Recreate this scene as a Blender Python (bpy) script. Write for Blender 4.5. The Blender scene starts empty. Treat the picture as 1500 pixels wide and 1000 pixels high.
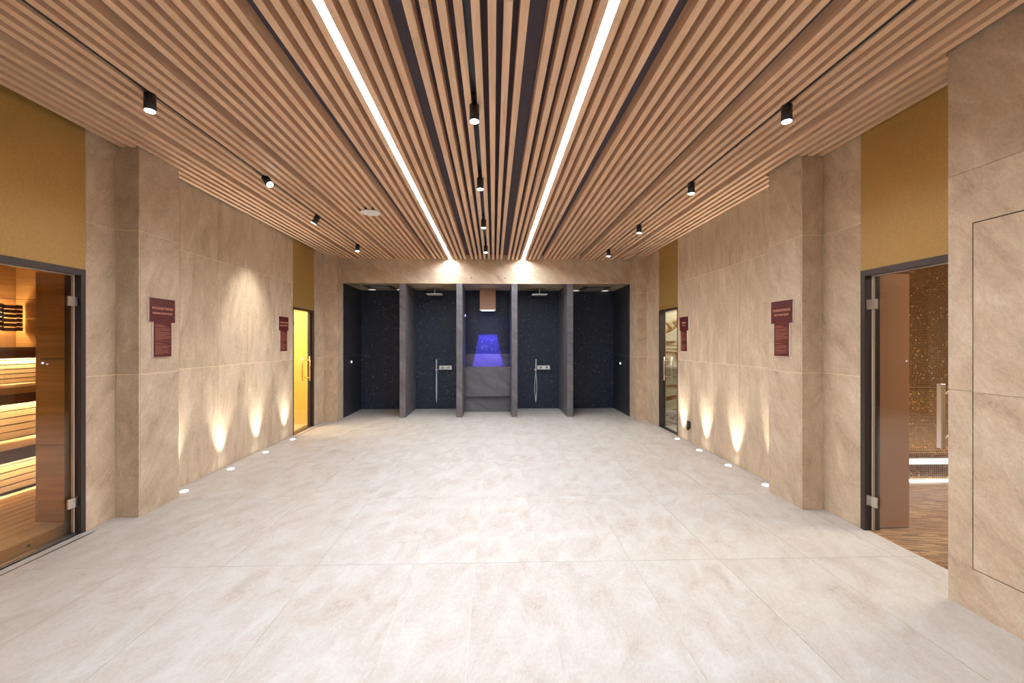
import bpy, bmesh, math, random
from mathutils import Vector, Matrix, Euler
random.seed(7)
D = bpy.data
S = bpy.context.scene
COL = S.collection

# ------------------------------------------------------------------ camera, world, exposure
EYE = 1.44
cam_d = D.cameras.new('camera')
cam = D.objects.new('camera', cam_d)
COL.objects.link(cam)
cam.location = (0, 0, EYE)
cam.rotation_euler = (math.pi / 2, 0, -math.atan(0.029))
cam_d.sensor_fit = 'HORIZONTAL'
cam_d.sensor_width = 36.0
cam_d.lens = 36.0 * 625 / 1500
cam_d.shift_x = 8.9 / 1500
cam_d.shift_y = 2.2 / 1500
cam_d.clip_start = 0.05
S.camera = cam
S.view_settings.view_transform = 'Standard'
S.view_settings.look = 'None'
S.view_settings.gamma = 1
S.view_settings.use_curve_mapping = False
S.view_settings.exposure = 1.22
W = D.worlds.new('world')
S.world = W
W.use_nodes = True
W.node_tree.nodes['Background'].inputs[0].default_value = (0.02, 0.02, 0.02, 1)
W.node_tree.nodes['Background'].inputs[1].default_value = 1.0
S.cycles.diffuse_bounces = 5
S.cycles.max_bounces = 10
S.cycles.transparent_max_bounces = 12
S.cycles.caustics_reflective = False
S.cycles.caustics_refractive = False
S.cycles.sample_clamp_indirect = 6.0

LED_E = 60.0        # ceiling light lines
SPOT_W = 9.0       # ceiling spotlights
UP_W = 36.0         # in-floor uplights
SAUNA_E = 80.0      # bench light strips

# ------------------------------------------------------------------ key planes (metres)
XL, XR = -3.12, 2.855          # side walls
PLX, PRX = -2.93, 2.665        # pillar faces
XN = 2.565                     # near right wall
YB, YC = 8.28, 9.38            # header plane, back of the showers
ZC = 3.055                     # underside of the ceiling slats
ZK = 3.145                     # backing above the slats
ZH = 2.588                     # soffit of the showers
Y0 = -2.6                      # wall behind the camera

# ------------------------------------------------------------------ helpers
def link(o, parent=None, **props):
    COL.objects.link(o)
    if parent is not None:
        o.parent = parent
    for k, v in props.items():
        if v is not None:
            o[k] = v
    return o

def wpos(o):
    p = Vector(o.location)
    q = o.parent
    while q is not None:
        p = p + Vector(q.location)
        q = q.parent
    return p

def thing(name, loc, label=None, category=None, group=None, kind=None):
    return _thing(name, loc, label, category, group, kind)

def _thing(name, loc, label, category, group, kind):
    o = D.objects.new(name, None)
    o.empty_display_size = 0.05
    link(o, None, label=label, category=category, group=group, kind=kind)
    o.location = loc
    return o

_boxmesh = {}
def box_mesh(sx, sy, sz, mat, bev=0.0):
    key = (round(sx, 5), round(sy, 5), round(sz, 5), mat.name, bev)
    if key in _boxmesh:
        return _boxmesh[key]
    bm = bmesh.new()
    bmesh.ops.create_cube(bm, size=1.0)
    for v in bm.verts:
        v.co = Vector((v.co.x * sx, v.co.y * sy, v.co.z * sz))
    if bev:
        bmesh.ops.bevel(bm, geom=list(bm.edges), offset=bev, segments=1, affect='EDGES')
    me = D.meshes.new('box')
    bm.to_mesh(me); bm.free()
    me.materials.append(mat)
    _boxmesh[key] = me
    return me

def box(name, x, y, z, mat, parent=None, bev=0.0, **props):
    """x, y, z = (lo, hi) in world metres"""
    me = box_mesh(abs(x[1] - x[0]), abs(y[1] - y[0]), abs(z[1] - z[0]), mat, bev)
    o = link(D.objects.new(name, me), parent, **props)
    c = Vector(((x[0] + x[1]) / 2, (y[0] + y[1]) / 2, (z[0] + z[1]) / 2))
    o.location = c - (wpos(parent) if parent is not None else Vector((0, 0, 0)))
    return o

def mesh_obj(name, bm, mat, parent=None, origin=None, smooth=False, **props):
    """bm in world coordinates; origin moved to `origin` (default bbox centre)"""
    if origin is None:
        xs = [v.co for v in bm.verts]
        origin = Vector([(min(c[i] for c in xs) + max(c[i] for c in xs)) / 2 for i in range(3)])
    origin = Vector(origin)
    for v in bm.verts:
        v.co = v.co - origin
    bmesh.ops.recalc_face_normals(bm, faces=bm.faces)
    me = D.meshes.new(name)
    bm.to_mesh(me); bm.free()
    me.materials.append(mat)
    if smooth:
        for p in me.polygons:
            p.use_smooth = True
    o = link(D.objects.new(name, me), parent, **props)
    o.location = origin - (wpos(parent) if parent is not None else Vector((0, 0, 0)))
    return o

def bm_box(bm, x, y, z):
    r = bmesh.ops.create_cube(bm, size=1.0)
    for v in r['verts']:
        v.co = Vector(((x[0] + x[1]) / 2 + v.co.x * (x[1] - x[0]), (y[0] + y[1]) / 2 + v.co.y * (y[1] - y[0]), (z[0] + z[1]) / 2 + v.co.z * (z[1] - z[0])))

def boxes(name, lst, mat, parent=None, **props):
    bm = bmesh.new()
    for b in lst:
        bm_box(bm, *b)
    return mesh_obj(name, bm, mat, parent, **props)

def bm_cyl(bm, p0, p1, r0, r1=None, seg=20, caps=True):
    p0, p1 = Vector(p0), Vector(p1)
    r1 = r0 if r1 is None else r1
    d = p1 - p0
    rot = d.to_track_quat('Z', 'Y').to_matrix().to_4x4()
    m = Matrix.Translation((p0 + p1) / 2) @ rot
    bmesh.ops.create_cone(bm, cap_ends=caps, segments=seg, radius1=r0, radius2=r1, depth=d.length, matrix=m)

def cyl(name, p0, p1, r0, mat, parent=None, r1=None, seg=20, **props):
    bm = bmesh.new()
    bm_cyl(bm, p0, p1, r0, r1, seg)
    o = mesh_obj(name, bm, mat, parent, **props)
    for p in o.data.polygons:
        p.use_smooth = len(p.vertices) == 4
    return o

def tube(name, pts, r, mat, parent=None, seg=8, **props):
    bm = bmesh.new()
    pts = [Vector(p) for p in pts]
    rings = []
    n = None
    for i, p in enumerate(pts):
        t = (pts[min(i + 1, len(pts) - 1)] - pts[max(i - 1, 0)]).normalized()
        if n is None:
            n = t.orthogonal().normalized()
        else:
            n = (n - t * n.dot(t)).normalized()
        b = t.cross(n)
        rings.append([bm.verts.new(p + r * (math.cos(a) * n + math.sin(a) * b)) for a in [2 * math.pi * k / seg for k in range(seg)]])
    for a, b in zip(rings, rings[1:]):
        for k in range(seg):
            bm.faces.new((a[k], a[(k + 1) % seg], b[(k + 1) % seg], b[k]))
    bm.faces.new(rings[0][::-1]); bm.faces.new(rings[-1])
    return mesh_obj(name, bm, mat, parent, smooth=True, **props)

# ------------------------------------------------------------------ materials
def mat_new(name):
    m = D.materials.new(name)
    m.use_nodes = True
    nt = m.node_tree
    return m, nt, nt.nodes, nt.links, nt.nodes['Principled BSDF']

def ramp(N, stops):
    r = N.new('ShaderNodeValToRGB')
    e = r.color_ramp.elements
    while len(e) < len(stops):
        e.new(0.5)
    for q, (p, c) in zip(e, stops):
        q.position = p
        q.color = (*c, 1)
    return r

def lin(r, g, b):
    f = lambda c: (c / 255 / 12.92) if c <= 10 else ((c / 255 + 0.055) / 1.055) ** 2.4
    return (f(r), f(g), f(b))

def coords(N, L, scale=(1, 1, 1), rot=(0, 0, 0), rnd=True):
    tc = N.new('ShaderNodeTexCoord')
    src = tc.outputs['Object']
    if rnd:
        oi = N.new('ShaderNodeObjectInfo')
        wn = N.new('ShaderNodeTexWhiteNoise')
        wn.noise_dimensions = '1D'
        L.new(oi.outputs['Random'], wn.inputs['W'])
        sc = N.new('ShaderNodeVectorMath'); sc.operation = 'SCALE'
        L.new(wn.outputs['Color'], sc.inputs[0]); sc.inputs['Scale'].default_value = 37.0
        ad = N.new('ShaderNodeVectorMath'); ad.operation = 'ADD'
        L.new(src, ad.inputs[0]); L.new(sc.outputs[0], ad.inputs[1])
        src = ad.outputs[0]
    mp = N.new('ShaderNodeMapping')
    mp.inputs['Rotation'].default_value = rot
    mp.inputs['Scale'].default_value = scale
    L.new(src, mp.inputs['Vector'])
    return mp.outputs[0]

def noise(N, L, vec, scale, detail=6, rough=0.6, dist=0.0):
    n = N.new('ShaderNodeTexNoise')
    n.inputs['Scale'].default_value = scale
    n.inputs['Detail'].default_value = detail
    n.inputs['Roughness'].default_value = rough
    n.inputs['Distortion'].default_value = dist
    L.new(vec, n.inputs['Vector'])
    return n.outputs['Fac']

def stone(name, stops, rough=0.55, rot=(0.6, 0.6, 0.6), sc=(2.2, 2.2, 0.9), fine=0.25, bump=0.12, tilevar=0.05, spec=0.4):
    m, nt, N, L, P = mat_new(name)
    v0 = coords(N, L, (1, 1, 1), rot)
    mp2 = N.new('ShaderNodeMapping'); mp2.inputs['Scale'].default_value = sc
    L.new(v0, mp2.inputs['Vector'])
    v = mp2.outputs[0]
    big = noise(N, L, v, 1.6, 9, 0.62, 0.6)
    fn = noise(N, L, v, 16.0, 8, 0.78, 0.3)
    mx = N.new('ShaderNodeMix'); mx.data_type = 'FLOAT'
    mx.inputs[0].default_value = fine
    gr = noise(N, L, v, 70.0, 4, 0.7, 0.0)
    m2 = N.new('ShaderNodeMix'); m2.data_type = 'FLOAT'; m2.inputs[0].default_value = 0.35
    L.new(fn, m2.inputs[2]); L.new(gr, m2.inputs[3])
    L.new(big, mx.inputs[2]); L.new(m2.outputs[0], mx.inputs[3])
    r = ramp(N, stops)
    L.new(mx.outputs[0], r.inputs[0])
    oi = N.new('ShaderNodeObjectInfo')
    mr = N.new('ShaderNodeMapRange')
    mr.inputs['To Min'].default_value = 1 - tilevar
    mr.inputs['To Max'].default_value = 1 + tilevar
    L.new(oi.outputs['Random'], mr.inputs['Value'])
    hs = N.new('ShaderNodeHueSaturation')
    L.new(r.outputs[0], hs.inputs['Color']); L.new(mr.outputs[0], hs.inputs['Value'])
    L.new(hs.outputs[0], P.inputs['Base Color'])
    P.inputs['Roughness'].default_value = rough
    P.inputs['Specular IOR Level'].default_value = spec
    b = N.new('ShaderNodeBump')
    b.inputs['Strength'].default_value = bump
    b.inputs['Distance'].default_value = 0.01
    L.new(mx.outputs[0], b.inputs['Height'])
    L.new(b.outputs[0], P.inputs['Normal'])
    return m

def wood(name, dark, light, axis='Y', rough=0.5, scale=1.0, tilevar=0.06, spec=0.4):
    m, nt, N, L, P = mat_new(name)
    s = {'X': (0.8, 14, 14), 'Y': (14, 0.8, 14), 'Z': (14, 14, 0.8)}[axis]
    v = coords(N, L, tuple(a * scale for a in s))
    g = noise(N, L, v, 2.2, 7, 0.6, 0.4)
    r = ramp(N, [(0.3, dark), (0.7, light)])
    L.new(g, r.inputs[0])
    oi = N.new('ShaderNodeObjectInfo')
    mr = N.new('ShaderNodeMapRange')
    mr.inputs['To Min'].default_value = 1 - tilevar
    mr.inputs['To Max'].default_value = 1 + tilevar
    L.new(oi.outputs['Random'], mr.inputs['Value'])
    hs = N.new('ShaderNodeHueSaturation')
    L.new(r.outputs[0], hs.inputs['Color']); L.new(mr.outputs[0], hs.inputs['Value'])
    L.new(hs.outputs[0], P.inputs['Base Color'])
    P.inputs['Roughness'].default_value = rough
    P.inputs['Specular IOR Level'].default_value = spec
    b = N.new('ShaderNodeBump'); b.inputs['Strength'].default_value = 0.06; b.inputs['Distance'].default_value = 0.004
    L.new(g, b.inputs['Height']); L.new(b.outputs[0], P.inputs['Normal'])
    return m

def plain(name, col, rough=0.5, metal=0.0, spec=0.5, grain=0.06, gscale=60):
    m, nt, N, L, P = mat_new(name)
    v = coords(N, L, (1, 1, 1), rnd=False)
    g = noise(N, L, v, gscale, 3, 0.6)
    r = ramp(N, [(0.3, tuple(c * (1 - grain) for c in col)), (0.7, tuple(c * (1 + grain) for c in col))])
    L.new(g, r.inputs[0]); L.new(r.outputs[0], P.inputs['Base Color'])
    P.inputs['Roughness'].default_value = rough
    P.inputs['Metallic'].default_value = metal
    P.inputs['Specular IOR Level'].default_value = spec
    return m

def emit(name, col, strength):
    m = D.materials.new(name)
    m.use_nodes = True
    nt = m.node_tree
    nt.nodes.clear()
    e = nt.nodes.new('ShaderNodeEmission')
    e.inputs[0].default_value = (*col, 1)
    e.inputs[1].default_value = strength
    o = nt.nodes.new('ShaderNodeOutputMaterial')
    nt.links.new(e.outputs[0], o.inputs[0])
    return m

def glass(name, tint, gloss=0.9, rough=0.02):
    """thin pane: tinted see-through with Fresnel reflection"""
    m = D.materials.new(name)
    m.use_nodes = True
    nt = m.node_tree; N = nt.nodes; L = nt.links
    N.clear()
    t = N.new('ShaderNodeBsdfTransparent'); t.inputs[0].default_value = (*tint, 1)
    g = N.new('ShaderNodeBsdfGlossy'); g.inputs['Roughness'].default_value = rough
    g.inputs['Color'].default_value = (gloss, gloss, gloss, 1)
    lw_ = N.new('ShaderNodeLayerWeight'); lw_.inputs[0].default_value = 0.5
    pw = N.new('ShaderNodeMath'); pw.operation = 'POWER'; pw.inputs[1].default_value = 4.0
    L.new(lw_.outputs['Facing'], pw.inputs[0])
    f = N.new('ShaderNodeMapRange'); f.inputs['To Min'].default_value = 0.045; f.inputs['To Max'].default_value = 0.9
    L.new(pw.outputs[0], f.inputs['Value'])
    mx = N.new('ShaderNodeMixShader')
    L.new(f.outputs[0], mx.inputs[0]); L.new(t.outputs[0], mx.inputs[1]); L.new(g.outputs[0], mx.inputs[2])
    o = N.new('ShaderNodeOutputMaterial'); L.new(mx.outputs[0], o.inputs[0])
    return m

def mosaic(name, px, py, grout, mortar, stops, rough=0.25, offset=False, rot=0.0, bump=0.25, spec=0.5):
    """small square tesserae laid over UVs given in metres; one random tone per tessera"""
    m, nt, N, L, P = mat_new(name)
    uv = N.new('ShaderNodeUVMap'); uv.uv_map = 'UVMap'
    mp = N.new('ShaderNodeMapping')
    mp.inputs['Rotation'].default_value = (0, 0, rot)
    L.new(uv.outputs[0], mp.inputs['Vector'])
    s2 = N.new('ShaderNodeVectorMath'); s2.operation = 'MULTIPLY'
    s2.inputs[1].default_value = (1 / px, 1 / py, 1)
    L.new(mp.outputs[0], s2.inputs[0])
    src = s2.outputs[0]
    if offset:
        sp = N.new('ShaderNodeSeparateXYZ'); L.new(src, sp.inputs[0])
        fl0 = N.new('ShaderNodeMath'); fl0.operation = 'FLOOR'; L.new(sp.outputs[1], fl0.inputs[0])
        wn0 = N.new('ShaderNodeTexWhiteNoise'); wn0.noise_dimensions = '1D'; L.new(fl0.outputs[0], wn0.inputs['W'])
        ad = N.new('ShaderNodeMath'); ad.operation = 'ADD'; L.new(sp.outputs[0], ad.inputs[0]); L.new(wn0.outputs['Value'], ad.inputs[1])
        cb = N.new('ShaderNodeCombineXYZ'); L.new(ad.outputs[0], cb.inputs[0]); L.new(sp.outputs[1], cb.inputs[1])
        src = cb.outputs[0]
    fl = N.new('ShaderNodeVectorMath'); fl.operation = 'FLOOR'; L.new(src, fl.inputs[0])
    fr = N.new('ShaderNodeVectorMath'); fr.operation = 'FRACTION'; L.new(src, fr.inputs[0])
    wn = N.new('ShaderNodeTexWhiteNoise'); wn.noise_dimensions = '3D'; L.new(fl.outputs[0], wn.inputs['Vector'])
    r = ramp(N, stops); r.color_ramp.interpolation = 'CONSTANT'
    L.new(wn.outputs['Value'], r.inputs[0])
    sf = N.new('ShaderNodeSeparateXYZ'); L.new(fr.outputs[0], sf.inputs[0])
    ms = []
    for k, mo in ((0, mortar / px), (1, mortar / py)):
        a = N.new('ShaderNodeMath'); a.operation = 'SUBTRACT'; a.inputs[0].default_value = 1.0; L.new(sf.outputs[k], a.inputs[1])
        b = N.new('ShaderNodeMath'); b.operation = 'MINIMUM'; L.new(a.outputs[0], b.inputs[0]); L.new(sf.outputs[k], b.inputs[1])
        c = N.new('ShaderNodeMath'); c.operation = 'GREATER_THAN'; L.new(b.outputs[0], c.inputs[0]); c.inputs[1].default_value = mo / 2
        ms.append(c)
    mu = N.new('ShaderNodeMath'); mu.operation = 'MULTIPLY'; L.new(ms[0].outputs[0], mu.inputs[0]); L.new(ms[1].outputs[0], mu.inputs[1])
    mx = N.new('ShaderNodeMix'); mx.data_type = 'RGBA'
    mx.inputs[6].default_value = (*grout, 1)
    L.new(mu.outputs[0], mx.inputs[0]); L.new(r.outputs[0], mx.inputs[7])
    L.new(mx.outputs[2], P.inputs['Base Color'])
    rr = N.new('ShaderNodeMapRange'); rr.inputs['To Min'].default_value = 0.8; rr.inputs['To Max'].default_value = rough
    L.new(mu.outputs[0], rr.inputs['Value']); L.new(rr.outputs[0], P.inputs['Roughness'])
    P.inputs['Specular IOR Level'].default_value = spec
    b = N.new('ShaderNodeBump'); b.inputs['Strength'].default_value = bump; b.inputs['Distance'].default_value = 0.002
    L.new(mu.outputs[0], b.inputs['Height']); L.new(b.outputs[0], P.inputs['Normal'])
    return m

WALLSTONE = [(0.36, (0.36, 0.265, 0.185)), (0.45, (0.51, 0.39, 0.28)), (0.53, (0.60, 0.475, 0.345)), (0.63, (0.72, 0.61, 0.475))]
M_tile = stone('beige_wall_stone', WALLSTONE, rot=(0.6, 0.0, 0.0), sc=(3.6, 3.6, 1.9), fine=0.52, bump=0.5)
M_tile_rough = stone('beige_split_face_stone', WALLSTONE, rot=(0.12, 0.0, 0.0), sc=(4.6, 4.6, 1.7), fine=0.58, bump=0.9, rough=0.75)
M_tile_back = stone('beige_stone_header', WALLSTONE, rot=(0.0, 0.9, 0.0), sc=(5.0, 4.0, 2.0), fine=0.52)
M_grout = plain('pale_yellow_grout', (0.86, 0.73, 0.50), 0.8)
M_fgrout = plain('cream_floor_grout', (0.64, 0.60, 0.55), 0.8)
M_floor = stone('pale_floor_stone', [(0.36, (0.38, 0.325, 0.285)), (0.45, (0.495, 0.45, 0.415)), (0.53, (0.545, 0.52, 0.495)), (0.63, (0.60, 0.595, 0.59))], rough=0.5, rot=(0, 0, 0.30), sc=(4.2, 2.1, 1), fine=0.55, bump=0.12, tilevar=0.015, spec=0.3)
M_slate = stone('dark_slate', [(0.28, (0.062, 0.06, 0.072)), (0.48, (0.128, 0.123, 0.142)), (0.60, (0.165, 0.158, 0.178)), (0.70, (0.30, 0.285, 0.30))], rot=(0.0, 1.0, 0.5), sc=(4.0, 4.0, 1.0), fine=0.4, rough=0.5, bump=0.15)
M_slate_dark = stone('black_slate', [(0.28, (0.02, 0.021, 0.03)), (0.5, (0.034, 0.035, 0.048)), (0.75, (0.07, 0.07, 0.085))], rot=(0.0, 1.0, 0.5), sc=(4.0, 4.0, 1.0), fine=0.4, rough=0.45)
M_slat = wood('ceiling_slat_oak', (0.70, 0.45, 0.285), (0.88, 0.60, 0.395), 'Y', 0.55)
M_back = plain('grey_felt_backing', (0.105, 0.088, 0.105), 0.95, spec=0.1, grain=0.15, gscale=150)
M_gold = plain('brushed_brass_sheet', (0.44, 0.275, 0.085), 0.42, 0.3, grain=0.10, gscale=90)
M_black = plain('black_powder_coat', (0.018, 0.017, 0.02), 0.4, spec=0.5)
M_frame = plain('dark_bronze_frame', (0.055, 0.042, 0.042), 0.38, 0.3)
M_steel = plain('brushed_steel', (0.72, 0.66, 0.60), 0.28, 0.95, grain=0.04)
M_alu = plain('satin_aluminium', (0.60, 0.55, 0.50), 0.4, 0.2, grain=0.02)
M_chrome = plain('polished_chrome', (0.86, 0.87, 0.88), 0.08, 1.0, grain=0.01)
M_satin = plain('satin_chrome', (0.85, 0.88, 0.90), 0.3, 0.25, grain=0.02)
M_brass = plain('polished_gold_handle', (0.85, 0.58, 0.26), 0.2, 1.0, grain=0.02)
M_white = plain('white_painted_metal', (0.90, 0.90, 0.87), 0.5, grain=0.01)
M_red = plain('burgundy_acrylic', (0.105, 0.014, 0.016), 0.42, grain=0.03)
M_cream = plain('copper_lettering', (0.78, 0.42, 0.27), 0.5, grain=0.02)
M_cream2 = plain('small_copper_print', (0.42, 0.16, 0.105), 0.5, grain=0.02)
M_clear = plain('pale_acrylic_edge', (0.86, 0.80, 0.76), 0.3, grain=0.01)
M_pine = wood('sauna_bench_pine', (0.58, 0.40, 0.20), (0.76, 0.58, 0.34), 'Y', 0.5)
M_dwood = wood('dark_thermo_wood', (0.10, 0.052, 0.034), (0.17, 0.09, 0.06), 'Y', 0.5)
M_swall = wood('sauna_veneer_panel', (0.33, 0.185, 0.075), (0.50, 0.305, 0.135), 'X', 0.4, 0.8)
M_swally = wood('sauna_veneer_back', (0.33, 0.185, 0.075), (0.50, 0.305, 0.135), 'Y', 0.4, 0.8)
M_chute = wood('chute_wood', (0.40, 0.21, 0.135), (0.50, 0.28, 0.18), 'Z', 0.5)
M_bronze = plain('bronze_polished_panel', (0.48, 0.27, 0.17), 0.28, 0.15, grain=0.05, gscale=120)
M_yellow = plain('amber_plaster', (0.82, 0.60, 0.20), 0.7, grain=0.04, gscale=40)
M_plaster = plain('warm_plaster', (0.45, 0.36, 0.27), 0.8)
M_led = emit('led_line', (0.89, 0.95, 1.0), LED_E)
M_spot = emit('spot_lens', (0.93, 0.97, 1.0), 14.0)
M_upl = emit('floor_light_lens', (1.0, 0.97, 0.88), 9.0)
M_warm = emit('warm_led', (1.0, 0.88, 0.66), SAUNA_E)
M_lamp = emit('sauna_lamp_glow', (1.0, 0.78, 0.42), 16.0)
M_stled = emit('steam_led', (0.93, 0.95, 1.0), 7.0)
M_stglow = emit('recess_glow', (0.88, 0.93, 1.0), 1.1)  # glow colour for the lit bench recess, not a lamp
M_blue = emit('blue_led', (0.12, 0.10, 1.0), 9.0)
M_violet = emit('violet_dot', (0.45, 0.35, 1.0), 5.0)
M_dot = emit('white_dot', (0.75, 0.85, 1.0), 4.0)
M_soff = emit('soffit_lens', (1.0, 0.93, 0.78), 0.33)
M_glassb = glass('bronze_glass', (0.95, 0.89, 0.80))
M_glassc = glass('clear_glass', (0.92, 0.93, 0.90))
M_navy = mosaic('navy_mosaic', 0.024, 0.024, (0.052, 0.058, 0.082), 0.0028,
                [(0.0, (0.016, 0.023, 0.046)), (0.25, (0.022, 0.030, 0.058)), (0.55, (0.030, 0.040, 0.070)), (0.8, (0.019, 0.026, 0.052)), (0.93, (0.045, 0.052, 0.09)), (0.988, (0.15, 0.12, 0.13)), (0.997, (0.5, 0.47, 0.46))], 0.42, spec=0.3)
M_brown = mosaic('bronze_mosaic', 0.021, 0.021, (0.42, 0.24, 0.11), 0.0056,
                 [(0.0, (0.030, 0.014, 0.007)), (0.35, (0.048, 0.022, 0.010)), (0.7, (0.10, 0.048, 0.018)), (0.84, (0.26, 0.13, 0.045)), (0.95, (0.50, 0.28, 0.10)), (0.985, (0.8, 0.6, 0.35))], 0.25)
M_sticks = mosaic('stick_mosaic', 0.11, 0.014, (0.16, 0.085, 0.05), 0.0015,
                  [(0.0, (0.16, 0.08, 0.038)), (0.2, (0.32, 0.18, 0.09)), (0.45, (0.24, 0.125, 0.06)), (0.7, (0.40, 0.235, 0.125)), (0.9, (0.52, 0.33, 0.19))], 0.35, offset=True, rot=0.12)
def onyx():
    m, nt, N, L, P = mat_new('onyx')
    v = coords(N, L, (0.45, 0.45, 1.5), (0.1, 0.18, 0), rnd=False)
    n = noise(N, L, v, 1.7, 5, 0.5, 1.2)
    r = ramp(N, [(0.30, (0.50, 0.48, 0.36)), (0.40, (0.62, 0.60, 0.47)), (0.445, (0.26, 0.13, 0.045)), (0.465, (0.16, 0.07, 0.02)), (0.485, (0.42, 0.28, 0.14)), (0.52, (0.60, 0.57, 0.44)), (0.58, (0.66, 0.65, 0.55)), (0.615, (0.34, 0.18, 0.07)), (0.65, (0.58, 0.54, 0.42))])
    L.new(n, r.inputs[0]); L.new(r.outputs[0], P.inputs['Base Color'])
    P.inputs['Roughness'].default_value = 0.15
    return m
M_onyx = onyx()

def uv_box(o):
    """UVs in metres by face direction, world aligned"""
    me = o.data
    uv = me.uv_layers.new(name='UVMap')
    w = wpos(o)
    for p in me.polygons:
        n = p.normal
        for li in p.loop_indices:
            c = me.vertices[me.loops[li].vertex_index].co + w
            if abs(n.x) >= max(abs(n.y), abs(n.z)): q = (c.y, c.z)
            elif abs(n.y) >= abs(n.z): q = (c.x, c.z)
            else: q = (c.x, c.y)
            uv.data[li].uv = q
    return o

# ------------------------------------------------------------------ stone tile cladding
GAP = 0.0042
def clad_x(parent, X, side, ys, zs, mat, t=0.010):
    """tiles on the plane x = X facing side (+1 / -1); ys, zs are joint lists"""
    for a, b in zip(ys, ys[1:]):
        for c, d in zip(zs, zs[1:]):
            box('tile', (X - side * t, X) if side > 0 else (X, X + t), (a + GAP / 2, b - GAP / 2), (c + GAP / 2, d - GAP / 2), mat, parent)
def clad_y(parent, Y, xs, zs, mat, t=0.010):
    """tiles on the plane y = Y facing the camera side (-y)"""
    for a, b in zip(xs, xs[1:]):
        for c, d in zip(zs, zs[1:]):
            box('tile', (a + GAP / 2, b - GAP / 2), (Y, Y + t), (c + GAP / 2, d - GAP / 2), mat, parent)
ZS = [0.0, 1.18, 2.37, 3.145]

# ------------------------------------------------------------------ floor
floor = box('floor', (-3.24, 3.05), (Y0, YC + 0.1), (-0.12, -0.0025), M_fgrout, kind='structure')
FX = [-3.24, -2.94, -2.34, -1.742, -1.14, -0.528, -0.12, 0.307, 0.91, 1.50, 2.11, 2.71, 3.05]
FY = [Y0, -2.0, -0.8, 0.4, 1.6, 2.80, 4.0, 5.2, 6.4, 7.6, 8.24, 8.84, YC + 0.1]
for a, b in zip(FX, FX[1:]):
    for c, d in zip(FY, FY[1:]):
        box('tile', (a + 0.0013, b - 0.0013), (c + 0.0013, d - 0.0013), (-0.012, 0.0), M_floor, floor)

# ------------------------------------------------------------------ left wall
DL0, DL1 = 1.30, 3.355         # sauna opening
DM0, DM1 = 6.735, 7.515        # far left door
YCL = 7.95                     # corner return
lw = boxes('wall_left', [((XL - 0.12, XL - 0.0025), (Y0, DL0), (0, 3.25)), ((XL - 0.12, XL - 0.0025), (DL0, DL1), (2.0, 3.25)),
                         ((XL - 0.12, XL - 0.0025), (DL1, DM0), (0, 3.25)), ((XL - 0.12, XL - 0.0025), (DM0, DM1), (2.0, 3.25)),
                         ((XL - 0.12, XL - 0.0025), (DM1, YC + 0.1), (0, 3.25)), ((XL - 0.01, -2.8875), (YCL + 0.0025, YC + 0.1), (0, 3.25))], M_grout, kind='structure')
clad_x(lw, XL, 1, [Y0, -2.0, -1.4, -0.8, -0.2, 0.4, 1.0, DL0], ZS, M_tile)
clad_x(lw, XL, 1, [DL1, 3.615], ZS, M_tile)
clad_x(lw, XL, 1, [4.06, 4.335, 4.922, 5.512, 6.098, DM0], ZS, M_tile_rough)
clad_x(lw, XL, 1, [DM1, YCL], ZS, M_tile)
clad_y(lw, YCL, [XL, -2.885], ZS, M_tile)
clad_x(lw, -2.885, 1, [YCL + 0.01, YB], ZS, M_tile)
box('brass_panel', (XL - 0.012, XL), (DL0, DL1 - 0.002), (2.0, ZK), M_gold, lw, label='wide brass coloured sheet over the glass front')
box('brass_panel', (XL - 0.012, XL), (DM0 + 0.002, DM1 - 0.002), (2.0, ZK), M_gold, lw, label='narrow brass coloured sheet over the door')
pl = box('wall_pillar', (XL + 0.001, PLX - 0.0025), (3.6175, 4.06), (0, 3.14), M_grout, kind='structure')
clad_y(pl, 3.615, [XL, PLX], ZS, M_tile)
clad_x(pl, PLX, 1, [3.625, 4.06], ZS, M_tile)

# ------------------------------------------------------------------ right wall
DR0, DR1 = 2.335, 3.237        # steam room opening
DQ0, DQ1 = 6.535, 7.285        # far right door
YCR = 7.89
rw = boxes('wall_right', [((XR + 0.0025, XR + 0.12), (DR0, DR1), (2.0, 3.25)), ((XR + 0.0025, XR + 0.12), (DR1, DQ0), (0, 3.25)),
                          ((XR + 0.0025, XR + 0.12), (DQ0, DQ1), (2.0, 3.25)), ((XR + 0.0025, XR + 0.12), (DQ1, YC + 0.1), (0, 3.25)),
                          ((2.6675, XR + 0.01), (YCR + 0.0025, YC + 0.1), (0, 3.25))], M_grout, kind='structure')
clad_x(rw, XR, -1, [DR1, 3.612], ZS, M_tile)
clad_x(rw, XR, -1, [4.057, 4.27, 4.870, 5.463, 6.064, DQ0], ZS, M_tile_rough)
clad_x(rw, XR, -1, [DQ1, YCR], ZS, M_tile)
clad_y(rw, YCR, [2.665, XR], ZS, M_tile)
clad_x(rw, 2.665, -1, [YCR + 0.01, YB], ZS, M_tile)
box('brass_panel', (XR, XR + 0.012), (DR0, DR1 - 0.002), (2.0, ZK), M_gold, rw, label='wide brass coloured sheet over the glass door')
box('brass_panel', (XR, XR + 0.012), (DQ0 + 0.002, DQ1 - 0.002), (2.0, ZK), M_gold, rw, label='narrow brass coloured sheet over the door')
pr = box('wall_pillar', (PRX + 0.0025, XR - 0.001), (3.6145, 4.057), (0, 3.14), M_grout, kind='structure')
clad_y(pr, 3.612, [PRX, XR], ZS, M_tile)
clad_x(pr, PRX, -1, [3.622, 4.057], ZS, M_tile)
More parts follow.
